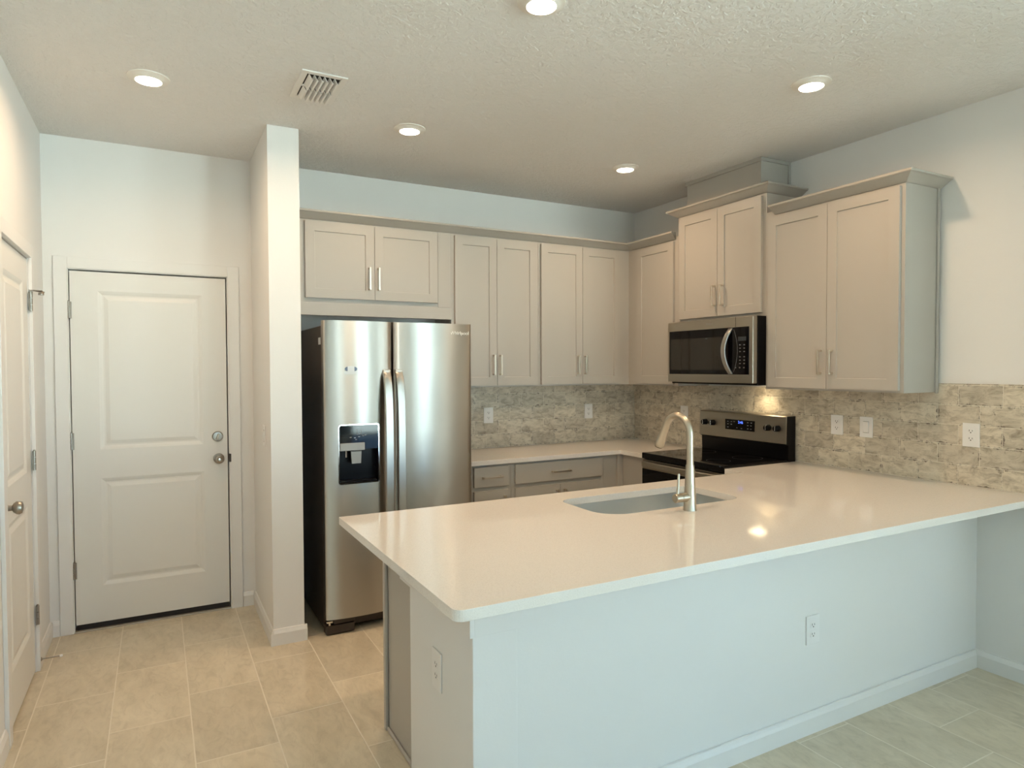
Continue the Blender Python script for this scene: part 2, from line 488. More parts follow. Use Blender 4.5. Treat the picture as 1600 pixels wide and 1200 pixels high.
# rear glazing
for i, (a, b_, c, d_) in enumerate(WINDOWS):
    nm = 'window_1' if i == 0 else 'door_3'
    root = root_struct(nm, ((a + b_) / 2, YR - 0.05, c))
    fr = MB(); t = 0.06; y0, y1 = YR - 0.10, YR - 0.04
    fr.box(a, a + t, y0, y1, c, d_).box(b_ - t, b_, y0, y1, c, d_).box(a + t, b_ - t, y0, y1, c, c + t).box(a + t, b_ - t, y0, y1, d_ - t, d_)
    mid = (a + b_) / 2
    if i == 1: fr.box(mid - 0.04, mid + 0.04, y0, y1, c + t, d_ - t)
    else: fr.box(a + t, b_ - t, y0, y1, (c + d_) / 2 - 0.025, (c + d_) / 2 + 0.025)
    fr.done('window_frame', M_trim, root)
    if i == 1:
        MB().box(a + t, mid - 0.04, YR - 0.073, YR - 0.067, c + t, d_ - t).done('pane', M_pane, root)
        MB().box(mid + 0.04, b_ - t, YR - 0.073, YR - 0.067, c + t, d_ - t).done('pane', M_pane, root)
    else:
        MB().box(a + t, b_ - t, YR - 0.073, YR - 0.067, c + t, (c + d_) / 2 - 0.025).done('pane', M_pane, root)
        MB().box(a + t, b_ - t, YR - 0.073, YR - 0.067, (c + d_) / 2 + 0.025, d_ - t).done('pane', M_pane, root)

# peninsula half wall
KX, KY = -2.8154, -2.7213
struct(MB().box(KX + 0.155, -0.0, KY, KY + 0.13, 0, 0.882).done('wall_peninsula', M_wall))
struct(MB().box(KX, KX + 0.155, KY - 0.004, -2.160, 0, 0.882, 0.003).done('wall_peninsula_end', M_wall))
lg = MB()
lg.box(KX - 0.016, KX, KY - 0.020, -2.09, 0.713, 0.8825, 0.001).box(KX, -2.637, KY - 0.020, KY - 0.004, 0.713, 0.8825, 0.001)
struct(lg.done('trim_1', M_trim))

# baseboards
def bb_prof(sign):   # (offset from wall, z)
    return [(0, 0), (0.014 * sign, 0), (0.014 * sign, 0.066), (0.009 * sign, 0.078), (0.006 * sign, 0.088), (0, 0.090)]
def base_x(name, x0, x1, y):   # runs along x on a wall facing -y
    return struct(MB().prism([(y + p[0], p[1]) for p in bb_prof(-1)], 'x', x0, x1).done(name, M_trim))
def base_y(name, y0, y1, x, sign):
    return struct(MB().prism([(x + p[0], p[1]) for p in bb_prof(sign)], 'y', y0, y1).done(name, M_trim))
base_x('baseboard_peninsula', KX - 0.0, -0.014, KY - 0.002)
base_y('baseboard_right', YE, KY, 0.0, -1)
pb = MB()
pb.prism([(PX0 + p[0], p[1]) for p in bb_prof(-1)], 'y', PY - 0.014, -0.0)
pb.prism([(PY + p[0], p[1]) for p in bb_prof(-1)], 'x', PX0, PX1 + 0.014)
pb.prism([(PX1 + p[0], p[1]) for p in bb_prof(1)], 'y', PY - 0.0, -0.35)
struct(pb.done('baseboard_pier', M_trim))
base_y('baseboard_left', -0.42, 0.0, XL, 1)
base_y('baseboard_left_near', YR, -1.275, XL, 1)
bq = MB()
bq.prism([(p[0], p[1]) for p in bb_prof(-1)], 'x', XL + 0.014, D1[0] - 0.068)
bq.prism([(p[0], p[1]) for p in bb_prof(-1)], 'x', D1[1] + 0.068, PX0 - 0.014)
struct(bq.done('baseboard_back', M_trim))

# ------------------------------------------------------------------ doors
RINGS = [(0.012, -0.004), (0.022, -0.0085), (0.030, -0.0085), (0.052, -0.002)]
def casing(name, m, u0, u1, top, w=0.066, t=0.014):
    c = MB()
    ubox(c, m, u0 - w, u0, 0, top + w, 0, t, 0.002)
    ubox(c, m, u1, u1 + w, 0, top + w, 0, t, 0.002)
    ubox(c, m, u0, u1, top, top + w, 0, t, 0.002)
    return struct(c.done(name, M_trim))
def jamb(name, m, u0, u1, top, depth):
    c = MB()
    ubox(c, m, u0, u0 + 0.004, 0, top, -depth, 0); ubox(c, m, u1 - 0.004, u1, 0, top, -depth, 0)
    ubox(c, m, u0 + 0.004, u1 - 0.004, top - 0.004, top, -depth, 0)
    return struct(c.done(name, M_trim))

mB = F_back(0.0)
casing('trim_2', mB, D1[0], D1[1], D1[2])
jamb('trim_3', mB, D1[0], D1[1], D1[2], 0.13)
d1 = root_struct('door_1', ((D1[0] + D1[1]) / 2, 0.03, 0.0), 'white two-panel entry door with a deadbolt and black bottom sweep')
mD = F_back(0.046)
leaf = panel_slab(MB(), mD, D1[0] + 0.009, D1[1] - 0.011, 0.042, D1[2] - 0.012, 0.040,
                  [(-3.945, -3.396, 1.058, 1.984), (-3.945, -3.396, 0.257, 0.888)], RINGS)
leaf.done('door_leaf', M_doorp, d1)
MB().box(D1[0] + 0.012, D1[1] - 0.014, 0.010, 0.042, 0.010, 0.0415).done('bottom_sweep', M_sweep, d1)['label'] = 'black rubber sweep'
MB().box(D1[0] + 0.005, D1[1] - 0.005, -0.012, 0.10, 0.0, 0.010, 0.002).done('sill', M_sill, d1)
def hinge(m, u, v, parent, n=0.0, knuck=0.0065):
    h = MB()
    ubox(h, m, u - 0.013, u + 0.013, v - 0.048, v + 0.048, n - 0.001, n + 0.003)
    for k in range(3):
        a = v - 0.048 + k * 0.033
        h.tube([m @ Vector((u, a, n + 0.006)), m @ Vector((u, a + 0.030, n + 0.006))], knuck, 12)
    h.tube([m @ Vector((u, v + 0.048, n + 0.006)), m @ Vector((u, v + 0.054, n + 0.006))], 0.0042, 10)
    return h.done('hinge', M_bronze, parent, True)
for v in (1.868, 1.113, 0.362): hinge(mB, D1[0] + 0.005, v, d1, 0.0)
mk = lambda m, u, v, n: m @ Matrix.Translation((u, v, n))
k = MB(); k.lathe([(0.0, 0.0), (0.032, 0.0), (0.032, 0.004), (0.028, 0.009), (0.013, 0.011), (0.011, 0.030), (0.020, 0.036), (0.027, 0.046), (0.0285, 0.056), (0.024, 0.066), (0.014, 0.070), (0.011, 0.068), (0.0, 0.068)], mk(mB, -3.3115, 0.963, -0.006))
kn = k.done('door_knob', M_bronze, d1, True); kn['label'] = 'round satin nickel knob'
MB().lathe([(0.0, 0.0), (0.007, 0.0), (0.007, 0.002), (0.0, 0.0025)], mk(mB, -3.3115, 0.963, 0.0625)).done('lock_button', M_chrome, kn, True)
k = MB(); k.lathe([(0.0, 0.0), (0.032, 0.0), (0.032, 0.006), (0.027, 0.013), (0.016, 0.014), (0.0, 0.014)], mk(mB, -3.316, 1.103, -0.006))
db = k.done('deadbolt', M_bronze, d1, True)
tt = MB(); tt.box(-0.006, 0.006, -0.017, 0.017, 0.0, 0.020, 0.003, 2, mk(mB, -3.316, 1.103, 0.0075) @ Matrix.Rotation(-0.3, 4, 'Z'))
tt.done('thumb_turn', M_nickel, db, True)
MB().box(D1[1] - 0.004, D1[1] + 0.008, -0.0165, 0.004, 0.938, 0.990, 0.002).done('strike_plate', M_slot, d1)

mL = F_left(XL)
casing('trim_4', mL, D2[0], D2[1], D2[2], 0.064, 0.016)
jamb('trim_5', mL, D2[0], D2[1], D2[2], 0.11)
d2 = root_struct('door_2', (XL - 0.02, (D2[0] + D2[1]) / 2, 0.0), 'white two-panel closet door on the left wall')
mD2 = F_left(XL - 0.040)
leaf = panel_slab(MB(), mD2, D2[0] + 0.008, D2[1] - 0.008, 0.012, D2[2] - 0.010, 0.036,
                  [(D2[0] + 0.13, D2[1] - 0.13, 1.03, 1.955), (D2[0] + 0.13, D2[1] - 0.13, 0.235, 0.87)], RINGS)
leaf.done('door_leaf', M_doorp, d2)
for v in (1.868, 1.072, 0.290): hinge(mL, D2[1] - 0.004, v, d2, 0.004, 0.0075)
ps = MB()
ps.box(-0.012, 0.012, -0.002, 0.002, 0.0, 0.055, 0.0005, 1, mk(mL, D2[1] + 0.006, 1.924, 0.002))
ps.tube([mL @ Vector((D2[1] + 0.004, 1.924, 0.02)), mL @ Vector((D2[1] + 0.03, 1.919, 0.062))], 0.004, 10)
ps.lathe([(0, 0), (0.012, 0.0), (0.013, 0.006), (0.011, 0.012), (0, 0.012)], Matrix.Translation(mL @ Vector((D2[1] + 0.020, 1.903, 0.050))), 14)
ps.done('hinge_pin_stop', M_bronze, d2, True)
k = MB(); k.lathe([(0.0, 0.0), (0.032, 0.0), (0.032, 0.004), (0.027, 0.008), (0.012, 0.010), (0.011, 0.026), (0.020, 0.031), (0.0275, 0.042), (0.0285, 0.050), (0.024, 0.060), (0.012, 0.064), (0.0, 0.064)], mk(mL, -1.155, 0.955, -0.004))
k.done('door_knob', M_bronze, d2, True)

# spring door stop on the left baseboard
ds = thing('door_stop', 'thin metal rod door stop sticking out of the left baseboard', 'door stop', (XL + 0.014, -0.462, 0.052))
MB().lathe([(0, 0), (0.011, 0), (0.011, 0.003), (0.005, 0.007), (0, 0.007)], frame((XL + 0.014, -0.462, 0.052), (0, 1, 0), (1, 0, 0)), 16).done('mount', M_bronze, ds, True)
MB().tube([(XL + 0.018, -0.462, 0.052), (XL + 0.095, -0.462, 0.053)], 0.0032, 10).done('rod', M_bronze, ds, True)
MB().lathe([(0, 0), (0.006, 0.001), (0.007, 0.006), (0.006, 0.013), (0, 0.014)], frame((XL + 0.094, -0.462, 0.053), (0, 1, 0), (1, 0, 0)), 14).done('rubber_tip', M_plate, ds, True)

# ------------------------------------------------------------------ backsplash (wall tile)
tag(MB().box(-1.90, -0.009, -0.009, -0.001, 0.9145, 1.3885).done('tile_backsplash', M_splashB), 'weathered cream brick tile backsplash between two outlets beside the refrigerator', 'backsplash')
spl = MB().prism([(0.0, 0.9145), (-3.0115, 0.9145), (-3.0115, 1.436), (-2.531, 1.436), (-2.531, 1.3885), (0.0, 1.3885)], 'x', -0.009, -0.001)
tag(spl.done('tile_backsplash', M_splashR), 'long weathered brick tile backsplash behind the range and under the tall right cabinets', 'backsplash')

# ------------------------------------------------------------------ cabinets
STILE = 0.058
SHAKER = [(0.0006, -0.006), (0.003, -0.0075)]
def shaker(m, u0, u1, v0, v1, parent, n0=0.0):
    mm = m @ Matrix.Translation((0, 0, n0))
    mb = panel_slab(MB(), mm, u0, u1, v0, v1, 0.0195, [(u0 + STILE, u1 - STILE, v0 + STILE, v1 - STILE)], SHAKER)
    return mb.done('door', M_cab, parent)
def bar_pull(m, u, v, length, parent, vertical=True, n0=0.0195):
    mb = MB(); h = length / 2; w = 0.0055
    if vertical:
        ubox(mb, m, u - w, u + w, v - h, v + h, n0 + 0.026, n0 + 0.034, 0.0015)
        for s in (-1, 1): ubox(mb, m, u - w, u + w, v + s * h - (0.010 if s > 0 else 0), v + s * h + (0.010 if s < 0 else 0), n0, n0 + 0.0265, 0.0008, 1)
    else:
        ubox(mb, m, u - h, u + h, v - w, v + w, n0 + 0.026, n0 + 0.034, 0.0015)
        for s in (-1, 1): ubox(mb, m, u + s * h - (0.010 if s > 0 else 0), u + s * h + (0.010 if s < 0 else 0), v - w, v + w, n0, n0 + 0.0265, 0.0008, 1)
    return mb.done('handle', M_pull, parent)
GAP = 0.0015
UZ0, UZ1 = 1.389, 2.457          # tall wall cabinets
DZ0, DZ1 = 1.402, 2.443
yF = -0.303; mF = F_back(yF)     # face of the back run
xF = -0.303; mR = F_right(xF)    # face of the right run
CROWN_N = [(0.0, 0.0), (0.007, 0.0), (0.055, 0.033), (0.065, 0.036), (0.067, 0.040), (0.067, 0.046), (0.064, 0.049), (0.0, 0.049)]

# above the refrigerator
c = thing('wall_cabinet', 'short two-door greige cabinet mounted above the refrigerator', 'cabinet', (-2.39, -0.15, 1.862), 'wall cabinets around the kitchen')
MB().box(-2.928, -1.847, yF, -0.002, 1.940, UZ1).done('carcass', M_cab, c)
MB().box(-2.928, -1.847, yF - 0.002, yF + 0.018, 1.862, 1.940, 0.001).done('bottom_rail', M_cab, c)
MB().box(-1.945, -1.856, yF - 0.003, yF, 1.942, 2.455, 0.001).done('filler_stile', M_cab, c)
for (a, b_, hu) in ((-2.829, -2.390 - GAP, -2.4285), (-2.390 + GAP, -1.953, -2.368)):
    d = shaker(mF, a, b_, 1.970, DZ1, c); bar_pull(mF, hu, 2.105, 0.145, d)
# two tall cabinets of the back run
for (x0, x1, ds_, hs, lab, loc) in (
    (-1.847, -1.149, ((-1.825, -1.500), (-1.500, -1.168)), (-1.532, -1.479), 'tall two-door greige wall cabinet just right of the refrigerator', 'a'),
    (-1.149, -0.001, ((-1.131, -0.762), (-0.762, -0.404)), (-0.8085, -0.7435), 'tall two-door greige wall cabinet running into the room corner', 'b')):
    c = thing('wall_cabinet', lab, 'cabinet', ((x0 + x1) / 2, -0.15, UZ0), 'wall cabinets around the kitchen')
    MB().box(x0 + 0.0005, x1 - 0.0005, yF, -0.002, UZ0, UZ1).done('carcass', M_cab, c)
    for (a, b_), hu in zip(ds_, hs):
        d = shaker(mF, a + GAP, b_ - GAP, DZ0, DZ1, c); bar_pull(mF, hu, 1.547, 0.144, d)
# right run : corner cabinet
c = thing('wall_cabinet', 'narrow single-door greige wall cabinet in the corner left of the microwave', 'cabinet', (-0.15, -0.6, UZ0), 'wall cabinets around the kitchen')
MB().box(xF, -0.002, -0.876, yF - 0.0005, UZ0, UZ1).done('carcass', M_cab, c)
shaker(mR, 0.421, 0.8385, DZ0, DZ1, c)
# above the microwave
c = thing('wall_cabinet', 'raised two-door greige cabinet directly above the microwave', 'cabinet', (-0.15, -1.268, 1.845), 'wall cabinets around the kitchen')
MB().box(xF, -0.002, -1.660, -0.8765, 1.845, 2.606).done('carcass', M_cab, c)
for (a, b_, hu) in ((0.9006, 1.2685 - GAP, 1.248), (1.2685 + GAP, 1.6326, 1.3225)):
    d = shaker(mR, a, b_, 1.8687, 2.591, c); bar_pull(mR, hu, 2.007, 0.138, d)
def crown_ring(z, xface, ya, yb, enda=True, endb=True, tiltb=0.0):
    """crown along the right run (front faces -x) from y=ya (far) to y=yb (near) with mitred returns"""
    mb = MB(); P = CROWN_N
    def sec(n, zz, which):
        return (xface - n, (ya + (n if enda else 0)) if which == 0 else (yb - (n if endb else 0)), z + zz)
    n = len(P); fs = []
    for i in range(n):
        j = (i + 1) % n
        fs.append([sec(*P[i], 0), sec(*P[i], 1), sec(*P[j], 1), sec(*P[j], 0)])
        if endb: fs.append([sec(*P[i], 1), (-0.003, yb - P[i][0], z + P[i][1]), (-0.003, yb - P[j][0], z + P[j][1]), sec(*P[j], 1)])
        if enda: fs.append([sec(*P[i], 0), (-0.003, ya + P[i][0], z + P[i][1]), (-0.003, ya + P[j][0], z + P[j][1]), sec(*P[j], 0)])
    if not endb: fs.append([sec(*p, 1) for p in P])
    if not enda: fs.append([sec(*p, 0) for p in P])
    if endb: fs.append([(-0.003, yb - p[0], z + p[1]) for p in P])
    if enda: fs.append([(-0.003, ya + p[0], z + p[1]) for p in P])
    mb.polys(fs)
    bmesh.ops.recalc_face_normals(mb.bm, faces=mb.bm.faces)
    return mb
# top deck keeps the crown closed
cr = crown_ring(2.606, xF, -0.8765, -1.660)
cr.box(xF, -0.003, -1.660, -0.8765, 2.606, 2.630)
cr.done('crown', M_cab, c)
# tall right cabinet
c = thing('wall_cabinet', 'tall two-door greige wall cabinet with exposed side, right of the microwave', 'cabinet', (-0.15, -2.09, UZ0), 'wall cabinets around the kitchen')
MB().box(xF, -0.0085, -2.5232, -1.6605, UZ0, UZ1).done('carcass', M_cab, c)
MB().box(-0.032, -0.0085, -2.531, -2.5232, UZ0 - 0.006, UZ1, 0.002).done('scribe_strip', M_cab, c)
for (a, b_, hu) in ((1.6868, 2.0945 - GAP, 2.0605), (2.0945 + GAP, 2.5035, 2.131)):
    d = shaker(mR, a, b_, DZ0, DZ1, c); bar_pull(mR, hu, 1.552, 0.137, d)
cr = crown_ring(UZ1, xF, -1.724, -2.5232, False, True)
cr.box(xF, -0.003, -2.5232, -1.6605, UZ1, UZ1 + 0.022)
cr.done('crown', M_cab, c)
# crown of the back run, turning the corner
P = CROWN_N; fs = []
def c1(n, zz): return (-2.928, yF - n, UZ1 + zz)
def c2(n, zz): return (xF - n, yF - n, UZ1 + zz)
def c3(n, zz): return (xF - n, -0.845, UZ1 + zz)
for i in range(len(P)):
    j = (i + 1) % len(P)
    fs.append([c1(*P[i]), c2(*P[i]), c2(*P[j]), c1(*P[j])]); fs.append([c2(*P[i]), c3(*P[i]), c3(*P[j]), c2(*P[j])])
fs.append([c1(*p) for p in P]); fs.append([c3(*p) for p in P])
mb = MB().polys(fs); bmesh.ops.recalc_face_normals(mb.bm, faces=mb.bm.faces)
# small mitred return beside the microwave cabinet
fs = []
def c4(n, zz): return (xF - n, -0.845 - n * 0.42, UZ1 + zz)
for i in range(len(P)):
    j = (i + 1) % len(P)
    fs.append([c3(*P[i]), c4(*P[i]), c4(*P[j]), c3(*P[j])])
fs.append([c4(*p) for p in P])
mb.polys(fs)
mb.box(-2.928, -0.003, yF, -0.003, UZ1, UZ1 + 0.022); mb.box(xF, -0.003, -0.876, yF, UZ1, UZ1 + 0.022)
tag(mb.done('crown_moulding', M_cab), 'long greige crown moulding along the top of the back wall cabinets', 'moulding')
# boxed duct between microwave cabinet and ceiling
c = thing('duct_cover', 'greige boxed duct cover reaching from the microwave cabinet to the ceiling', 'duct cover', (-0.14, -1.255, 2.651))
MB().box(-0.270, -0.003, -1.585, -0.927, 2.6310, H - 0.0005).done('panel_box', M_cab, c)
tr = MB()
tr.box(-0.280, -0.270, -1.595, -0.917, H - 0.026, H - 0.0005).box(-0.270, -0.003, -1.593, -1.585, H - 0.022, H - 0.0005).box(-0.270, -0.003, -0.927, -0.919, H - 0.022, H - 0.0005)
tr.box(-0.022, -0.003, -1.593, -1.585, 2.6505, H - 0.022)
tr.done('edge_strip', M_cab, c)

# base cabinets -------------------------------------------------------------
yB = -0.592; mBs = F_back(yB); CT0, CT1 = 0.883, 0.914
def drawer_front(m, u0, u1, v0, v1, parent):
    mb = MB(); ubox(mb, m, u0, u1, v0, v1, 0, 0.0195, 0.0015); return mb.done('drawer', M_cab, parent)
def base_unit(x0, x1, lab, drawers, doors):
    c = thing('base_cabinet', lab, 'cabinet', ((x0 + x1) / 2, -0.3, 0), 'base cabinets under the worktops')
    MB().box(x0 + 0.0005, x1 - 0.0005, yB, -0.002, 0.10, CT0 - 0.0005).done('carcass', M_cab, c)
    MB().box(x0 + 0.0005, x1 - 0.0005, yB + 0.07, -0.002, 0, 0.0995).done('toe_kick', M_cab, c)
    for (a, b_, hl) in drawers:
        d = drawer_front(mBs, a, b_, 0.735, 0.8675, c); bar_pull(mBs, (a + b_) / 2, 0.800, hl, d, False)
    for (a, b_, hu) in doors:
        d = shaker(mBs, a, b_, 0.125, 0.707, c); bar_pull(mBs, hu, 0.60, 0.14, d)
    return c
base_unit(-1.848, -1.538, 'narrow drawer base cabinet under the back counter beside the refrigerator', [(-1.821, -1.565, 0.145)], [(-1.821, -1.565, -1.60)])
base_unit(-1.538, -0.765, 'wide drawer base cabinet under the middle of the back counter', [(-1.511, -0.793, 0.150)], [(-1.511, -1.1535, -1.185), (-1.1505, -0.793, -1.12)])
c = thing('base_cabinet', 'blind corner base cabinet left of the range', 'cabinet', (-0.4, -0.45, 0), 'base cabinets under the worktops')
xB = -0.600
MB().prism([(-0.765, -0.002), (-0.002, -0.002), (-0.002, -0.8895), (xB, -0.8895), (xB, yB), (-0.765, yB)], 'z', 0.10, CT0 - 0.0005).done('carcass', M_cab, c)
MB().box(-0.765, -0.002, yB + 0.07, -0.002, 0, 0.0995).box(xB + 0.07, -0.002, -0.8895, yB + 0.07, 0, 0.0995).done('toe_kick', M_cab, c)
MB().box(xB - 0.050, xB - 0.0005, yB - 0.018, yB - 0.0005, 0.10, CT0 - 0.0005, 0.001).done('corner_filler', M_cab, c)
# peninsula base run (open box so that the sink hangs inside)
c = thing('base_cabinet', 'greige sink base cabinet under the peninsula, its end panel facing the hallway', 'cabinet', (-1.4, -2.1, 0), 'base cabinets under the worktops')
bx = MB()
bx.box(-2.795, -0.665, -1.860, -1.842, 0.10, CT0 - 0.0005)
bx.box(-2.655, -0.665, -2.585, -2.572, 0.10, CT0 - 0.0005)
bx.box(-0.683, -0.665, -2.572, -1.860, 0.10, CT0 - 0.0005)
bx.box(-2.655, -0.683, -2.572, -1.860, 0.10, 0.118)
bx.done('carcass', M_cab, c)
MB().box(-2.655, -0.665, -2.572, -1.92, 0, 0.0995).done('toe_kick', M_cab, c)
ep = MB().box(-2.806, -2.796, -2.1595, -1.842, 0.0, CT0 - 0.0005)
ep.done('end_panel', M_cab, c)
MB().box(-2.822, -2.8065, -1.864, -1.836, 0.0, CT0 - 0.0005, 0.005, 3).done('corner_strip', M_cab, c)
MB().box(-2.8175, -2.8065, -2.1595, -1.8645, 0.0, 0.019, 0.005, 3).done('base_shoe', M_cab, c)
mK = frame((0, -1.842, 0), (-1, 0, 0), (0, 1, 0))
for (a, b_, hu) in ((1.24, 1.648, 1.60), (1.651, 2.06, 1.70)):
    d = shaker(mK, a, b_, 0.125, 0.707, c); bar_pull(mK, hu, 0.62, 0.14, d)
MB().box(-2.06, -1.24, -1.842, -1.8225, 0.735, 0.8675, 0.0015).done('false_front', M_cab, c)
MB().box(-2.70, -2.10, -1.842, -1.815, 0.11, 0.870, 0.004).done('dishwasher_panel', M_dish, c)
# corner base under the return
c = thing('base_cabinet', 'blind corner base cabinet under the counter right of the range', 'cabinet', (-0.3, -2.1, 0), 'base cabinets under the worktops')
MB().box(xB, -0.002, -2.572, -1.660, 0.10, CT0 - 0.0005).done('carcass', M_cab, c)
MB().box(xB + 0.07, -0.002, -2.572, -1.660, 0, 0.0995).done('toe_kick', M_cab, c)

# ------------------------------------------------------------------ worktops
def slab(name, outer, holes, z0, z1, material, bev=0.003):
    bm = bmesh.new(); edges = []
    for loop in [outer] + holes:
        vs = [bm.verts.new((p[0], p[1], z1)) for p in loop]
        for i in range(len(vs)): edges.append(bm.edges.new((vs[i], vs[(i + 1) % len(vs)])))
    bmesh.ops.triangle_fill(bm, use_beauty=True, use_dissolve=False, edges=edges)
    bmesh.ops.recalc_face_normals(bm, faces=bm.faces)
    top = list(bm.faces)
    if top[0].normal.z < 0:
        bmesh.ops.reverse_faces(bm, faces=top)
    r = bmesh.ops.extrude_face_region(bm, geom=top)
    nv = [g for g in r['geom'] if isinstance(g, bmesh.types.BMVert)]
    bmesh.ops.translate(bm, verts=nv, vec=(0, 0, z0 - z1))
    bmesh.ops.recalc_face_normals(bm, faces=bm.faces)
    me = bpy.data.meshes.new(name); bm.to_mesh(me); bm.free()
    o = bpy.data.objects.new(name, me); COL.objects.link(o); me.materials.append(material)
    if bev:
        md = o.modifiers.new('bevel', 'BEVEL'); md.width = bev; md.segments = 2; md.limit_method = 'ANGLE'; md.angle_limit = math.radians(50)
    return o
o = slab('worktop', [(-1.900, -0.0085), (-0.0085, -0.0085), (-0.0085, -0.8895), (-0.633, -0.8895), (-0.633, -0.625), (-1.900, -0.625)], [], CT0, CT1, M_quartz, 0.002)
tag(o, 'white quartz L-shaped worktop between the refrigerator and the range', 'worktop')
SX0, SX1, SY0, SY1 = -2.025, -1.235, -2.340, -1.955
hole = rounded(SX0, SX1, SY0, SY1, [0.085, 0.078, 0.07, 0.125], 8)
outer = [(-0.0085, -1.6575), (-0.652, -1.6575), (-0.652, -1.804), (-2.994, -1.804)]
cr_ = 0.028
outer += [(-2.994 + cr_ - cr_ * math.cos(a), -3.0115 + cr_ - cr_ * math.sin(a)) for a in [PI / 2 * k / 6 for k in range(7)]]
outer += [(-0.0085, -3.0115)]
o = slab('worktop', outer, [hole], CT0, CT1, M_quartz, 0.003)
tag(o, 'large white quartz peninsula worktop with sink cut-out and seating overhang', 'worktop')

# ------------------------------------------------------------------ sink
sk = thing('kitchen_sink', 'stainless undermount sink basin set into the peninsula worktop', 'sink', ((SX0 + SX1) / 2, (SY0 + SY1) / 2, 0.66))
mb = MB(); e = 0.006
def ring(off, z, rr): return [(p[0], p[1], z) for p in rounded(SX0 - off, SX1 + off, SY0 - off, SY1 + off, rr, 8)]
R0 = [0.088, 0.081, 0.073, 0.128]
rows = [ring(0.03, 0.8815, [x + 0.02 for x in R0]), ring(e, 0.8815, R0), ring(e, 0.870, R0), ring(0.0, 0.70, R0), ring(-0.02, 0.672, R0), ring(-0.05, 0.664, R0)]
fs = []
for A, B in zip(rows, rows[1:]):
    for i in range(len(A)):
        j = (i + 1) % len(A); fs.append([A[i], A[j], B[j], B[i]])
fs.append(rows[-1])
mb.polys(fs); mb.done('basin', M_sink, sk, True, 50)
MB().lathe([(0.0, 0.0), (0.02, 0.0), (0.03, 0.004), (0.042, 0.005), (0.044, 0.002)], Matrix.Translation((-1.63, -2.14, 0.6645)), 24).done('drain', M_chrome, sk, True)

# ------------------------------------------------------------------ faucet
FX, FY = -1.643, -2.413
ft = thing('faucet', 'brushed nickel gooseneck pull-down faucet beside the sink', 'faucet', (FX, FY, CT1))
MB().lathe([(0, 0), (0.0285, 0.0), (0.0285, 0.003), (0.0275, 0.006), (0.0265, 0.03), (0.0225, 0.10), (0.0185, 0.185), (0.0175, 0.195), (0.0, 0.195)], Matrix.Translation((FX, FY, CT1)), 32).done('body', M_nickel, ft, True)
pts = [(FX, FY, 1.105), (FX, FY, 1.16), (FX, FY, 1.20), (FX, FY, 1.235)]
cy, cz, rr = FY + 0.078, 1.237, 0.078
for k_ in range(1, 17):
    a = PI - (PI * 0.86) * k_ / 16
    pts.append((FX, cy + rr * math.cos(a), cz + rr * math.sin(a)))
MB().tube(pts, [0.0155] + [0.0150] * (len(pts) - 1), 20).done('spout', M_nickel, ft, True)
p0 = Vector(pts[-1]); dirv = (Vector(pts[-1]) - Vector(pts[-2])).normalized(); dirv = (dirv + Vector((0, 0.12, -0.35))).normalized()
hp = [p0 - dirv * 0.004, p0 + dirv * 0.004, p0 + dirv * 0.05, p0 + dirv * 0.098, p0 + dirv * 0.108, p0 + dirv * 0.112]
sh = MB().tube(hp, [0.0158, 0.0162, 0.0175, 0.0225, 0.0225, 0.020], 24).done('spray_head', M_nickel, ft, True)
MB().tube([hp[-1], hp[-1] + dirv * 0.003], 0.0185, 20).done('spray_face', M_black, sh, True)
MB().tube([(FX - 0.012, FY, 0.972), (FX - 0.052, FY, 0.972), (FX - 0.0525, FY, 0.972), (FX - 0.055, FY, 0.972), (FX - 0.0555, FY, 0.972), (FX - 0.082, FY, 0.972), (FX - 0.085, FY, 0.972)],
          [0.0192, 0.0192, 0.018, 0.018, 0.0192, 0.0192, 0.017], 24).done('handle_hub', M_nickel, ft, True)
MB().tube([(FX - 0.070, FY, 0.984), (FX - 0.060, FY + 0.006, 1.03), (FX - 0.052, FY + 0.012, 1.072)], [0.0062, 0.0056, 0.0052], 14).done('lever', M_nickel, ft, True)

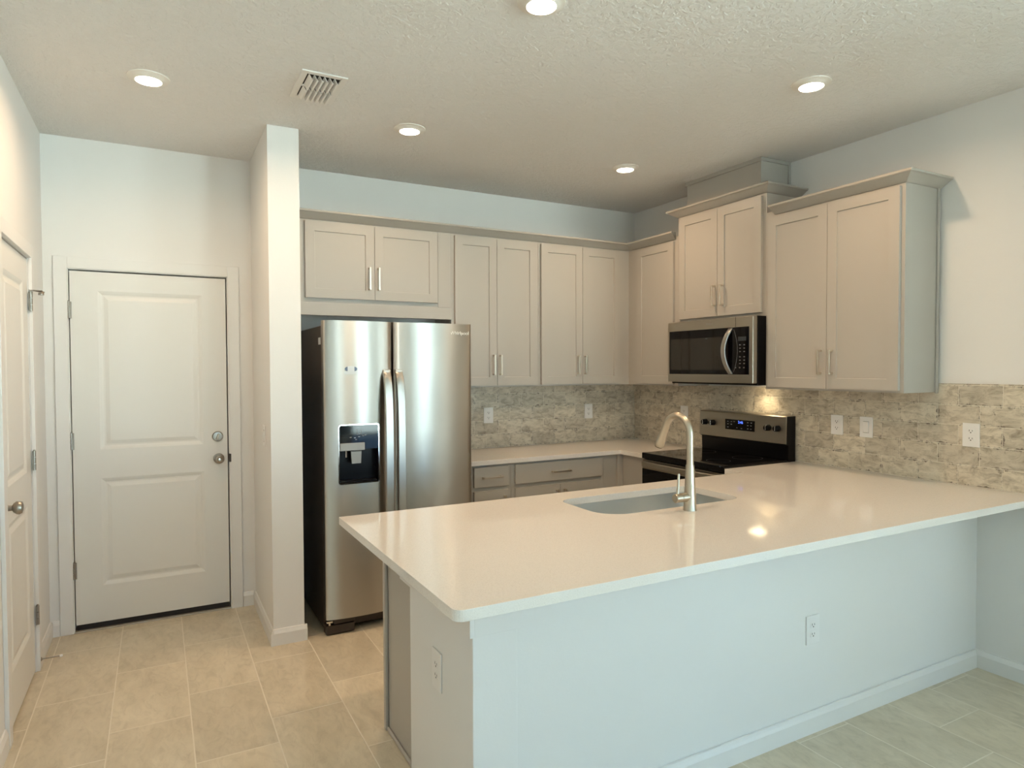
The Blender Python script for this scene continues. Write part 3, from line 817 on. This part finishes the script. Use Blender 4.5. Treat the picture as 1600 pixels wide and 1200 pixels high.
# ------------------------------------------------------------------ refrigerator
RX0, RX1, RY, RT = -2.822, -1.904, -0.745, 1.772
fr = thing('refrigerator', 'stainless side-by-side refrigerator with ice dispenser beside the pier wall', 'refrigerator', ((RX0 + RX1) / 2, -0.4, 0))
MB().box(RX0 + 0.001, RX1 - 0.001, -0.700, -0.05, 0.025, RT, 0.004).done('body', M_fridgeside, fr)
def fridge_door(name, x0, x1, z0, z1, hole=None, lab=None):
    bulge, N = 0.020, 14
    def fy(x):
        t = (x - x0) / (x1 - x0)
        e = 0.0
        edge = min(x - x0, x1 - x)
        if edge < 0.012: e = 0.012 - math.sqrt(max(0, 0.012 ** 2 - (0.012 - edge) ** 2))
        return RY - 0.010 - bulge * (1 - (2 * t - 1) ** 2) + e
    xs = sorted(set([x0, x0 + 0.002, x0 + 0.005, x0 + 0.012] + [x0 + (x1 - x0) * i / N for i in range(1, N)] + [x1 - 0.012, x1 - 0.005, x1 - 0.002, x1] + (list(hole[:2]) if hole else [])))
    zs = [z0, z1] if not hole else [z0, hole[2], hole[3], z1]
    fs = []
    for za, zb in zip(zs, zs[1:]):
        for a, b_ in zip(xs, xs[1:]):
            if hole and za >= hole[2] - 1e-6 and zb <= hole[3] + 1e-6 and a >= hole[0] - 1e-6 and b_ <= hole[1] + 1e-6: continue
            fs.append([(a, fy(a), za), (b_, fy(b_), za), (b_, fy(b_), zb), (a, fy(a), zb)])
    yb = -0.703
    for z, flip in ((z0, 1), (z1, 0)):
        loop = [(x, fy(x), z) for x in xs] + [(x1, yb, z), (x0, yb, z)]
        fs.append(loop[::-1] if flip else loop)
    zs2 = list(zip(zs, zs[1:]))
    fs.append([(x0, yb, z0), *[(x0, fy(x0), z) for z in zs], (x0, yb, z1)])
    fs.append([(x1, fy(x1), z0), (x1, yb, z0), (x1, yb, z1), *[(x1, fy(x1), z) for z in zs[::-1]]][0:1] + [(x1, yb, z0), (x1, yb, z1)] + [(x1, fy(x1), z) for z in zs[::-1][:-1]])
    fs.append([(x1, yb, z0), (x0, yb, z0), (x0, yb, z1), (x1, yb, z1)])
    mb = MB().polys(fs)
    d = mb.done(name, M_steel, fr, True, 40)
    return d, fy
ZD0, ZD1 = 0.092, 1.800
XM = -2.4175
HOLE = (-2.743, -2.512, 0.868, 1.203)
dL, fyL = fridge_door('freezer_door', RX0, XM - 0.005, ZD0, ZD1, HOLE)
dR, fyR = fridge_door('fridge_door', XM + 0.005, RX1, ZD0, ZD1)
dL['label'] = 'left door with ice and water dispenser'
# handles: flat arched bars
for (a, b_, par) in ((-2.483, -2.434, dL), (-2.408, -2.360, dR)):
    rows_o, rows_i = [], []
    N = 24; z0h, z1h = 0.395, 1.520
    for k_ in range(N + 1):
        t = k_ / N; z = z0h + (z1h - z0h) * t
        y = RY - 0.022 - 0.060 * (1 - (2 * t - 1) ** 4) ** 0.6 if 0 < t < 1 else RY - 0.020
        rows_o.append([(a, y + 0.006, z), (a + 0.004, y, z), (b_ - 0.004, y, z), (b_, y + 0.006, z), (b_, y + 0.016, z), (a, y + 0.016, z), (a, y + 0.006, z)])
    mb = MB().grid(rows_o)
    mb.polys([rows_o[0][:6]]); mb.polys([rows_o[-1][:6][::-1]])
    mb.box(a + 0.004, b_ - 0.004, RY - 0.030, RY - 0.008, z0h + 0.001, z0h + 0.03, 0.002).box(a + 0.004, b_ - 0.004, RY - 0.030, RY - 0.008, z1h - 0.03, z1h - 0.001, 0.002)
    bmesh.ops.recalc_face_normals(mb.bm, faces=mb.bm.faces)
    mb.done('handle', M_steel, par, True, 30)
# dispenser
hx0, hx1, hz0, hz1 = HOLE
yd = fyL((hx0 + hx1) / 2) + 0.001
cv = MB()
cy0, cy1, cz1 = yd + 0.002, -0.706, 1.062
cv.polys([[(hx0, cy0, hz0), (hx1, cy0, hz0), (hx1, cy1, hz0 + 0.004), (hx0, cy1, hz0 + 0.004)],
          [(hx0, cy0, cz1), (hx0, cy1, cz1), (hx1, cy1, cz1), (hx1, cy0, cz1)],
          [(hx0, cy0, hz0), (hx0, cy1, hz0 + 0.004), (hx0, cy1, cz1), (hx0, cy0, cz1)],
          [(hx1, cy0, hz0), (hx1, cy0, cz1), (hx1, cy1, cz1), (hx1, cy1, hz0 + 0.004)],
          [(hx0, cy1, hz0 + 0.004), (hx1, cy1, hz0 + 0.004), (hx1, cy1, cz1), (hx0, cy1, cz1)]])
cv.done('dispenser_cavity', M_black, dL)
MB().box(hx0, hx1, yd - 0.001, yd + 0.02, cz1, hz1).done('dispenser_panel', M_blackglass, dL)
bz = MB()
po = rounded(hx0 - 0.004, hx1 + 0.004, hz0 - 0.004, hz1 + 0.004, 0.016, 6); pi_ = rounded(hx0 + 0.002, hx1 - 0.002, hz0 + 0.002, hz1 - 0.002, 0.013, 6)
fs = []
for i in range(len(po)):
    j = (i + 1) % len(po)
    fs.append([(po[i][0], yd - 0.003, po[i][1]), (po[j][0], yd - 0.003, po[j][1]), (pi_[j][0], yd - 0.003, pi_[j][1]), (pi_[i][0], yd - 0.003, pi_[i][1])])
    fs.append([(po[i][0], yd - 0.003, po[i][1]), (po[i][0], yd + 0.008, po[i][1]), (po[j][0], yd + 0.008, po[j][1]), (po[j][0], yd - 0.003, po[j][1])])
    fs.append([(pi_[i][0], yd - 0.003, pi_[i][1]), (pi_[j][0], yd - 0.003, pi_[j][1]), (pi_[j][0], yd + 0.004, pi_[j][1]), (pi_[i][0], yd + 0.004, pi_[i][1])])
bz.polys(fs).done('dispenser_bezel', M_chrome, dL)
MB().box(-2.737, -2.594, yd - 0.004, yd + 0.03, 1.056, 1.100, 0.003).done('dispenser_shelf', M_greyplast, dL)
MB().tube([(-2.700, yd + 0.008, 1.056), (-2.700, yd + 0.010, 1.018)], 0.006, 12).done('water_nozzle', M_chrome, dL, True)
MB().prism([(-2.673, 1.05), (-2.612, 1.05), (-2.616, 0.980), (-2.668, 0.980)], 'y', yd + 0.004, yd + 0.016).done('ice_paddle', M_greyplast, dL)
MB().box(hx0 + 0.012, hx1 - 0.012, yd + 0.002, -0.712, hz0 + 0.004, hz0 + 0.014, 0.002).done('drip_tray', M_black, dL)
for (a, b_) in ((-2.676, 1.132), (-2.652, 1.128), (-2.628, 1.134), (-2.604, 1.138), (-2.645, 1.118), (-2.590, 1.142)):
    MB().box(a - 0.005, a + 0.005, yd - 0.0015, yd - 0.001, b_ - 0.002, b_ + 0.002).done('dispenser_icon', M_print, dL)
MB().box(-2.640, -2.638, yd - 0.0015, yd - 0.001, 1.150, 1.176).box(-2.616, -2.614, yd - 0.0015, yd - 0.001, 1.150, 1.176).box(-2.640, -2.614, yd - 0.0015, yd - 0.001, 1.148, 1.150).done('dispenser_icon', M_print, dL)
# labels stuck on the door and side
ys = fyL(-2.67) - 0.0012
lb = MB().box(-2.707, -2.634, ys, ys + 0.0008, 1.493, 1.512).done('door_sticker', M_sticker, dL)
el = [(-2.670 + 0.0365 * math.cos(2 * PI * i / 28), 1.524 + 0.0165 * math.sin(2 * PI * i / 28)) for i in range(28)]
MB().prism(el, 'y', ys - 0.0003, ys + 0.0006).done('door_sticker', M_sticker, dL)
for s in (-1, 1):
    MB().prism([(-2.670 + s * 0.0365 * math.cos(a), 1.524 + 0.0165 * math.sin(a)) for a in [-1.0 + 0.2 * i for i in range(11)]], 'y', ys - 0.0007, ys - 0.0003).done('sticker_print', M_stickblue, dL)
MB().box(RX0 - 0.0005, RX0 + 0.001, -0.690, -0.635, 1.665, 1.705).done('side_label', M_sticker, fr)
# foot, grille, hinge covers
MB().box(RX0 + 0.02, RX1 - 0.02, -0.690, -0.60, 0.022, 0.088).done('base_grille', M_black, fr)
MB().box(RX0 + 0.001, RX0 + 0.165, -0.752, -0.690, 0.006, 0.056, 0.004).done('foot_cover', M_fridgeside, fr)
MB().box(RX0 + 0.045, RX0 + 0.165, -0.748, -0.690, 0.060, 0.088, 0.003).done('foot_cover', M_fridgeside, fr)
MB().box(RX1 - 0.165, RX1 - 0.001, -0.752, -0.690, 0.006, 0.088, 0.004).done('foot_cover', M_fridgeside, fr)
MB().box(RX0 + 0.004, RX0 + 0.038, -0.757, -0.700, 0.074, 0.086, 0.002).box(RX0 + 0.016, RX0 + 0.026, -0.753, -0.742, 0.058, 0.076, 0.002).done('lower_hinge', M_chrome, fr)
for xx in (RX0 + 0.02, RX1 - 0.10):
    MB().box(xx, xx + 0.08, -0.72, -0.62, RT, RT + 0.018, 0.004).done('hinge_cover', M_fridgeside, fr)
for xx in (RX0 + 0.06, RX1 - 0.06):
    MB().lathe([(0, 0), (0.018, 0), (0.018, 0.025), (0, 0.025)], Matrix.Translation((xx, -0.13, 0.0)), 16).done('foot', M_black, fr)

def text_part(s, size, m, material, name, parent, ext=0.0004):
    cu = bpy.data.curves.new('lettering', 'FONT'); cu.body = s; cu.size = size; cu.extrude = ext
    cu.align_x = 'CENTER'; cu.align_y = 'CENTER'
    tmp = bpy.data.objects.new('lettering', cu); COL.objects.link(tmp)
    dg = bpy.context.evaluated_depsgraph_get()
    me = bpy.data.meshes.new_from_object(tmp.evaluated_get(dg))
    bpy.data.objects.remove(tmp); bpy.data.curves.remove(cu)
    me.name = name; me.transform(m)
    o = bpy.data.objects.new(name, me); COL.objects.link(o); me.materials.clear(); me.materials.append(material)
    if parent is not None:
        o.parent = parent; me.transform(Matrix.Translation(-world_of(parent)))
    return o
text_part('Whirlpool', 0.030, mk(F_back(0), -1.990, 1.742, -fyR(-1.990) + 0.0028), M_logo, 'wordmark', dR, 0.0022)

# ------------------------------------------------------------------ range
GY0, GY1 = 0.8915, 1.6525     # u range (u = -y)
m0 = F_right(0.0)
rg = thing('range', 'stainless electric range with black glass cooktop and back control panel', 'range', (-0.33, -1.272, 0))
MB().box(-0.628, -0.015, -GY1, -GY0, 0.02, 0.903).done('body', M_black, rg)
ct = MB(); ct.box(-0.655, -0.075, -GY1 + 0.0005, -GY0 - 0.0005, 0.888, 0.929, 0.006, 3)
ct.done('cooktop', M_blackglass, rg)
for (a, b_, r0) in ((-0.50, -1.08, 0.095), (-0.50, -1.46, 0.075), (-0.24, -1.08, 0.075), (-0.24, -1.46, 0.095)):
    rgp = [(r0, 0.0), (r0, 0.0003), (r0 - 0.0015, 0.0003), (r0 - 0.0015, 0.0)]
    MB().lathe(rgp, Matrix.Translation((a, b_, 0.929)), 40).done('burner_mark', M_burn, rg)
bg_ = MB().prism([(-0.018, 0.904), (-0.082, 0.904), (-0.085, 1.02), (-0.100, 1.026), (-0.096, 1.205), (-0.018, 1.205)], 'y', -GY1, -GY0)
bgo = bg_.done('back_guard', M_black, rg)
pn = MB().prism([(-0.094, 1.026), (-0.1105, 1.030), (-0.1045, 1.203), (-0.096, 1.2085), (-0.020, 1.2085), (-0.020, 1.2055), (-0.090, 1.2055)], 'y', -GY1 + 0.001, -GY0 - 0.001)
pn.prism([(-0.018, 1.2055), (-0.018, 1.2085), (-0.03, 1.2085), (-0.03, 1.2055)], 'y', -GY1, -GY0)
pno = pn.done('control_panel', M_steel2, rg)
pm = m0 @ Matrix.Translation((0, 0, 0.1075))
dsp = MB(); ubox(dsp, pm, 1.142, 1.402, 1.088, 1.160, -0.002, 0.0025, 0.001); dspo = dsp.done('display', M_blackglass, pno)
text_part('2:46', 0.026, mk(pm, 1.282, 1.143, 0.0035), M_blue, 'clock_digits', dspo)
for (a, b_) in ((1.168, 1.144), (1.200, 1.144), (1.225, 1.146), (1.168, 1.126), (1.200, 1.126), (1.168, 1.104), (1.25, 1.104), (1.29, 1.102), (1.345, 1.146), (1.375, 1.146), (1.345, 1.126), (1.372, 1.126), (1.345, 1.104), (1.372, 1.104)):
    ubox(MB(), pm, a - 0.006, a + 0.006, b_ - 0.002, b_ + 0.002, 0.0025, 0.0029).done('display_icon', M_print, dspo)
for uu in (0.953, 1.028, 1.517, 1.592):
    kb = MB().lathe([(0, 0), (0.0215, 0), (0.0205, 0.010), (0.0185, 0.030), (0.017, 0.032), (0, 0.032)], mk(pm, uu, 1.126, 0.0), 28)
    ko = kb.done('knob', M_black, pno, True)
    kp = MB(); ubox(kp, pm, uu - 0.0025, uu + 0.0025, 1.112, 1.142, 0.0315, 0.0345, 0.001); kp.done('pointer', M_chrome, ko)
od = MB(); od.box(-0.650, -0.629, -GY1 + 0.002, -GY0 - 0.002, 0.20, 0.880, 0.003)
odo = od.done('oven_door', M_steel2, rg)
MB().box(-0.653, -0.651, -GY1 + 0.004, -GY0 - 0.004, 0.26, 0.818, 0.001).done('oven_window', M_blackglass, odo)
hd = MB()
hp_ = []
N = 16
rows_ = []
for i in range(N + 1):
    t = i / N; y = -GY0 - 0.012 - (GY1 - GY0 - 0.024) * t
    n = 0.012 + 0.022 * (1 - (2 * t - 1) ** 4)
    x = -0.650 - n
    rows_.append([(x, y, 0.872), (x - 0.004, y, 0.866), (x - 0.004, y, 0.838), (x, y, 0.832), (x + 0.010, y, 0.832), (x + 0.010, y, 0.872), (x, y, 0.872)])
hd.grid(rows_); hd.polys([rows_[0][:6], rows_[-1][:6][::-1]])
hd.box(-0.668, -0.649, -GY0 - 0.035, -GY0 - 0.013, 0.834, 0.870).box(-0.668, -0.649, -GY1 + 0.013, -GY1 + 0.035, 0.834, 0.870)
bmesh.ops.recalc_face_normals(hd.bm, faces=hd.bm.faces)
hd.done('oven_handle', M_steel2, odo, True, 30)
MB().box(-0.648, -0.629, -GY1 + 0.002, -GY0 - 0.002, 0.05, 0.195, 0.003).done('storage_drawer', M_steel2, rg)
for yy in (-GY1 + 0.06, -GY0 - 0.06):
    for xx in (-0.58, -0.08):
        MB().lathe([(0, 0), (0.015, 0), (0.015, 0.02), (0, 0.02)], Matrix.Translation((xx, yy, 0)), 12).done('foot', M_black, rg)

# ------------------------------------------------------------------ microwave
MX = -0.418; mM = F_right(MX + 0.022)
mw = thing('microwave', 'stainless over-the-range microwave with black glass door and curved handle', 'microwave', (-0.2, -1.27, 1.42))
MB().box(MX + 0.045, -0.0085, -1.6555, -0.889, 1.412, 1.8435).done('body', M_black, mw)
dw = MB(); ubox(dw, mM, 0.889, 1.6555, 1.423, 1.8425, -0.022, 0.018, 0.004); 
dwo = dw.done('front_frame', M_steel2, mw)
gl_ = MB(); ubox(gl_, mM, 0.908, 1.626, 1.478, 1.778, 0.012, 0.0205, 0.001); glo = gl_.done('glass_front', M_blackglass, dwo)
M_mwin = mat('microwave_window_mesh', (0.018, 0.015, 0.011), 0.06, 0, 0.5)
wn_ = MB(); ubox(wn_, mM, 0.925, 1.440, 1.508, 1.722, 0.0205, 0.0212); wn_.done('window', M_mwin, glo)
sm = MB(); ubox(sm, mM, 1.516, 1.5185, 1.779, 1.842, 0.0178, 0.0188); sm.done('door_seam', M_dark, dwo)
rows_ = []; N = 18
for i in range(N + 1):
    t = i / N; v = 1.482 + (1.772 - 1.482) * t
    n = 0.024 + 0.036 * (1 - (2 * t - 1) ** 2); u = 1.478 - 0.030 * (1 - (2 * t - 1) ** 2)
    q = [(u - 0.018, v, n - 0.004), (u - 0.016, v, n), (u + 0.016, v, n), (u + 0.018, v, n - 0.004), (u + 0.018, v, n - 0.010), (u - 0.018, v, n - 0.010), (u - 0.018, v, n - 0.004)]
    rows_.append([tuple(mM @ Vector(p)) for p in q])
hh = MB().grid(rows_); hh.polys([rows_[0][:6], rows_[-1][:6][::-1]])
ubox(hh, mM, 1.467, 1.489, 1.484, 1.500, 0.0195, 0.030); ubox(hh, mM, 1.467, 1.489, 1.754, 1.770, 0.0195, 0.030)
bmesh.ops.recalc_face_normals(hh.bm, faces=hh.bm.faces)
hh.done('handle', M_steel, dwo, True, 30)
for r in range(6):
    for q in range(2):
        ubox(MB(), mM, 1.557 + q * 0.034 - 0.007, 1.557 + q * 0.034 + 0.005, 1.665 - r * 0.021 - 0.003 - (0.012 if r > 2 else 0), 1.665 - r * 0.021 + 0.003 - (0.012 if r > 2 else 0), 0.0205, 0.0209).done('keypad_mark', M_dim, glo)
for q in range(3): ubox(MB(), mM, 1.520 + q * 0.034 - 0.006, 1.520 + q * 0.034 + 0.006, 1.518, 1.526, 0.0205, 0.0209).done('keypad_mark', M_dim, glo)
ds2 = MB(); ubox(ds2, mM, 1.540, 1.605, 1.690, 1.716, 0.0205, 0.0210); ds2.done('display', mat('microwave_display', (0.03, 0.035, 0.04), 0.2), glo)
cu_ = []
for i in range(13):
    t = i / 12; cu_.append(tuple(mM @ Vector((1.505 + 0.030 * (1 - (2 * t - 1) ** 2), 1.495 + 0.27 * t, 0.0205))))
MB().tube(cu_, 0.0012, 6).done('control_line', M_dim, glo)
text_part('Whirlpool', 0.013, mk(mM, 1.290, 1.812, 0.0182), M_print, 'wordmark', dwo)
MB().box(MX + 0.07, MX + 0.18, -1.62, -0.92, 1.408, 1.412).done('grease_filter', M_greyplast, mw)
ln = MB().box(-0.145, -0.065, -1.48, -1.38, 1.4095, 1.412).done('task_light', M_cooklens, mw)
ld = bpy.data.lights.new('cooktop_lamp', 'SPOT'); ld.energy = 3.4; ld.color = (1.0, 0.78, 0.48); ld.spot_size = 2.4; ld.spot_blend = 0.8; ld.shadow_soft_size = 0.02
lo = bpy.data.objects.new('cooktop_lamp', ld); COL.objects.link(lo); lo.location = (-0.085, -1.43, 1.400); lo.rotation_euler = (0, math.radians(14), 0)

# ------------------------------------------------------------------ outlets and switches
def outlet(m, u, v, label, w=0.080, h=0.120, group=None, kind='outlet'):
    o = thing('outlet' if kind == 'outlet' else 'light_switch', label, kind if kind == 'outlet' else 'switch', m @ Vector((u, v, 0)), group or ('wall outlets' if kind == 'outlet' else 'light switches'))
    pl = MB(); ubox(pl, m, u - w / 2, u + w / 2, v - h / 2, v + h / 2, 0.0002, 0.006, 0.002, 2)
    pl.done('wall_plate', M_plate, o)
    if kind == 'outlet':
        for s in (-1, 1):
            vv = v + s * 0.0195
            rc = MB(); plate_prism(rc, m, rounded(u - 0.0165, u + 0.0165, vv - 0.0140, vv + 0.0140, 0.009, 5), 0.0055, 0.0072)
            ro = rc.done('receptacle', M_plate, o)
            sl = MB()
            ubox(sl, m, u - 0.0085, u - 0.0058, vv - 0.001, vv + 0.0075, 0.0071, 0.0075)
            ubox(sl, m, u + 0.0058, u + 0.0082, vv - 0.001, vv + 0.0065, 0.0071, 0.0075)
            sl.lathe([(0, 0), (0.0030, 0), (0.0030, 0.0004), (0, 0.0004)], mk(m, u, vv - 0.0065, 0.0071), 12)
            sl.done('slots', M_slot, ro)
    else:
        fr_ = MB(); ubox(fr_, m, u - 0.0175, u + 0.0175, v - 0.034, v + 0.034, 0.0055, 0.0064); fr_.done('switch_frame', M_seam_shade, o)
        rk = MB(); rk.box(-0.0162, 0.0162, -0.0310, 0.0320, -0.002, 0.0035, 0.001, 1, mk(m, u, v, 0.0066) @ Matrix.Rotation(math.radians(4.5), 4, 'X'))
        rk.done('rocker', M_plate, o)
    return o
mSB = F_back(-0.009); mSR = F_right(-0.009)
outlet(mSB, -1.420, 1.164, 'white wall outlet on the back tile right beside the refrigerator')
outlet(mSB, -0.4935, 1.164, 'white wall outlet on the back tile near the room corner')
outlet(mSR, 0.626, 1.163, 'white wall outlet on the tile left of the range, partly behind the faucet arch')
outlet(mSR, 1.944, 1.173, 'white wall outlet on the right tile, first one right of the range')
outlet(mSR, 2.132, 1.173, 'white rocker switch on the right tile between two outlets', kind='switch')
outlet(mSR, 2.694, 1.176, 'white wall outlet on the right tile beyond the end of the upper cabinets')
outlet(F_back(KY), -1.256, 0.4315, 'white outlet low on the long front face of the peninsula half wall')
outlet(F_right(KX), 2.440, 0.495, 'white outlet on the short end face of the peninsula wall', h=0.135)
mP = F_right(PX0)
outlet(mP, 0.500, 1.14, 'white switch on the side of the pier wall facing the entry door', kind='switch')

# ------------------------------------------------------------------ recessed lights
def ceiling_light(x, y, label):
    o = thing('recessed_light', label, 'ceiling light', (x, y, H), 'recessed ceiling lights')
    MB().lathe([(0.088, 0.0), (0.087, -0.004), (0.074, -0.006), (0.066, -0.010), (0.056, -0.017), (0.0545, -0.0175), (0.0545, -0.010), (0.088, 0.0)], Matrix.Translation((x, y, H)), 40).done('trim_ring', M_flange, o, True, 50)
    MB().lathe([(0.0543, -0.0135), (0.045, -0.0185), (0.03, -0.0205), (0.0, -0.0215)], Matrix.Translation((x, y, H)), 32).done('lens', M_lens, o, True)
    d = bpy.data.lights.new('recessed_lamp', 'AREA'); d.shape = 'DISK'; d.size = 0.10; d.energy = LAMP_W; d.spread = 2.85; d.color = LAMP_COL
    l = bpy.data.objects.new('recessed_lamp', d); COL.objects.link(l); l.location = (x, y, H - 0.024)
    return o
ceiling_light(-3.660, -1.085, 'round recessed ceiling light nearest the left wall above the entry')
ceiling_light(-2.396, -1.022, 'round recessed ceiling light above the front of the refrigerator')
ceiling_light(-0.890, -1.007, 'round recessed ceiling light nearest the kitchen corner')
ceiling_light(-0.930, -2.450, 'round recessed ceiling light over the right end of the peninsula')
ceiling_light(-2.400, -2.450, 'round recessed ceiling light cut by the top edge of the photo')

# ------------------------------------------------------------------ ceiling vent
vx0, vx1, vy0, vy1 = -3.062, -2.858, -1.505, -1.183
vt = thing('ceiling_vent', 'white louvered air vent in the ceiling beside the pier wall', 'vent', ((vx0 + vx1) / 2, (vy0 + vy1) / 2, H))
fm = MB(); t = 0.028
fm.box(vx0, vx0 + t, vy0, vy1, H - 0.007, H - 0.0003, 0.002).box(vx1 - t, vx1, vy0, vy1, H - 0.007, H - 0.0003, 0.002)
fm.box(vx0 + t, vx1 - t, vy0, vy0 + t, H - 0.007, H - 0.0003, 0.002).box(vx0 + t, vx1 - t, vy1 - t, vy1, H - 0.007, H - 0.0003, 0.002)
fm.box(vx0 + t, vx1 - t, (vy0 + vy1) / 2 - 0.004, (vy0 + vy1) / 2 + 0.004, H - 0.010, H - 0.002)
fm.done('frame', M_vent, vt)
MB().box(vx0 + t, vx1 - t, vy0 + t, vy1 - t, H - 0.0015, H - 0.0004).done('backing', M_backing, vt)
for ya, yb in ((vy0 + t + 0.002, (vy0 + vy1) / 2 - 0.006), ((vy0 + vy1) / 2 + 0.006, vy1 - t - 0.002)):
    for i in range(6):
        xx = vx0 + t + 0.014 + i * (vx1 - vx0 - 2 * t - 0.012) / 6
        mt = Matrix.Translation((xx, ya, H - 0.0145)) @ Matrix.Rotation(math.radians(62), 4, 'Y')
        sl = MB(); sl.box(-0.0135, 0.0135, 0, yb - ya, -0.0010, 0.0010, 0.0004, 1, mt)
        sl.box(xx + 0.0040, xx + 0.0125, ya, yb, H - 0.0285, H - 0.0262, 0.0006, 1)
        sl.done('louver', M_vent, vt)
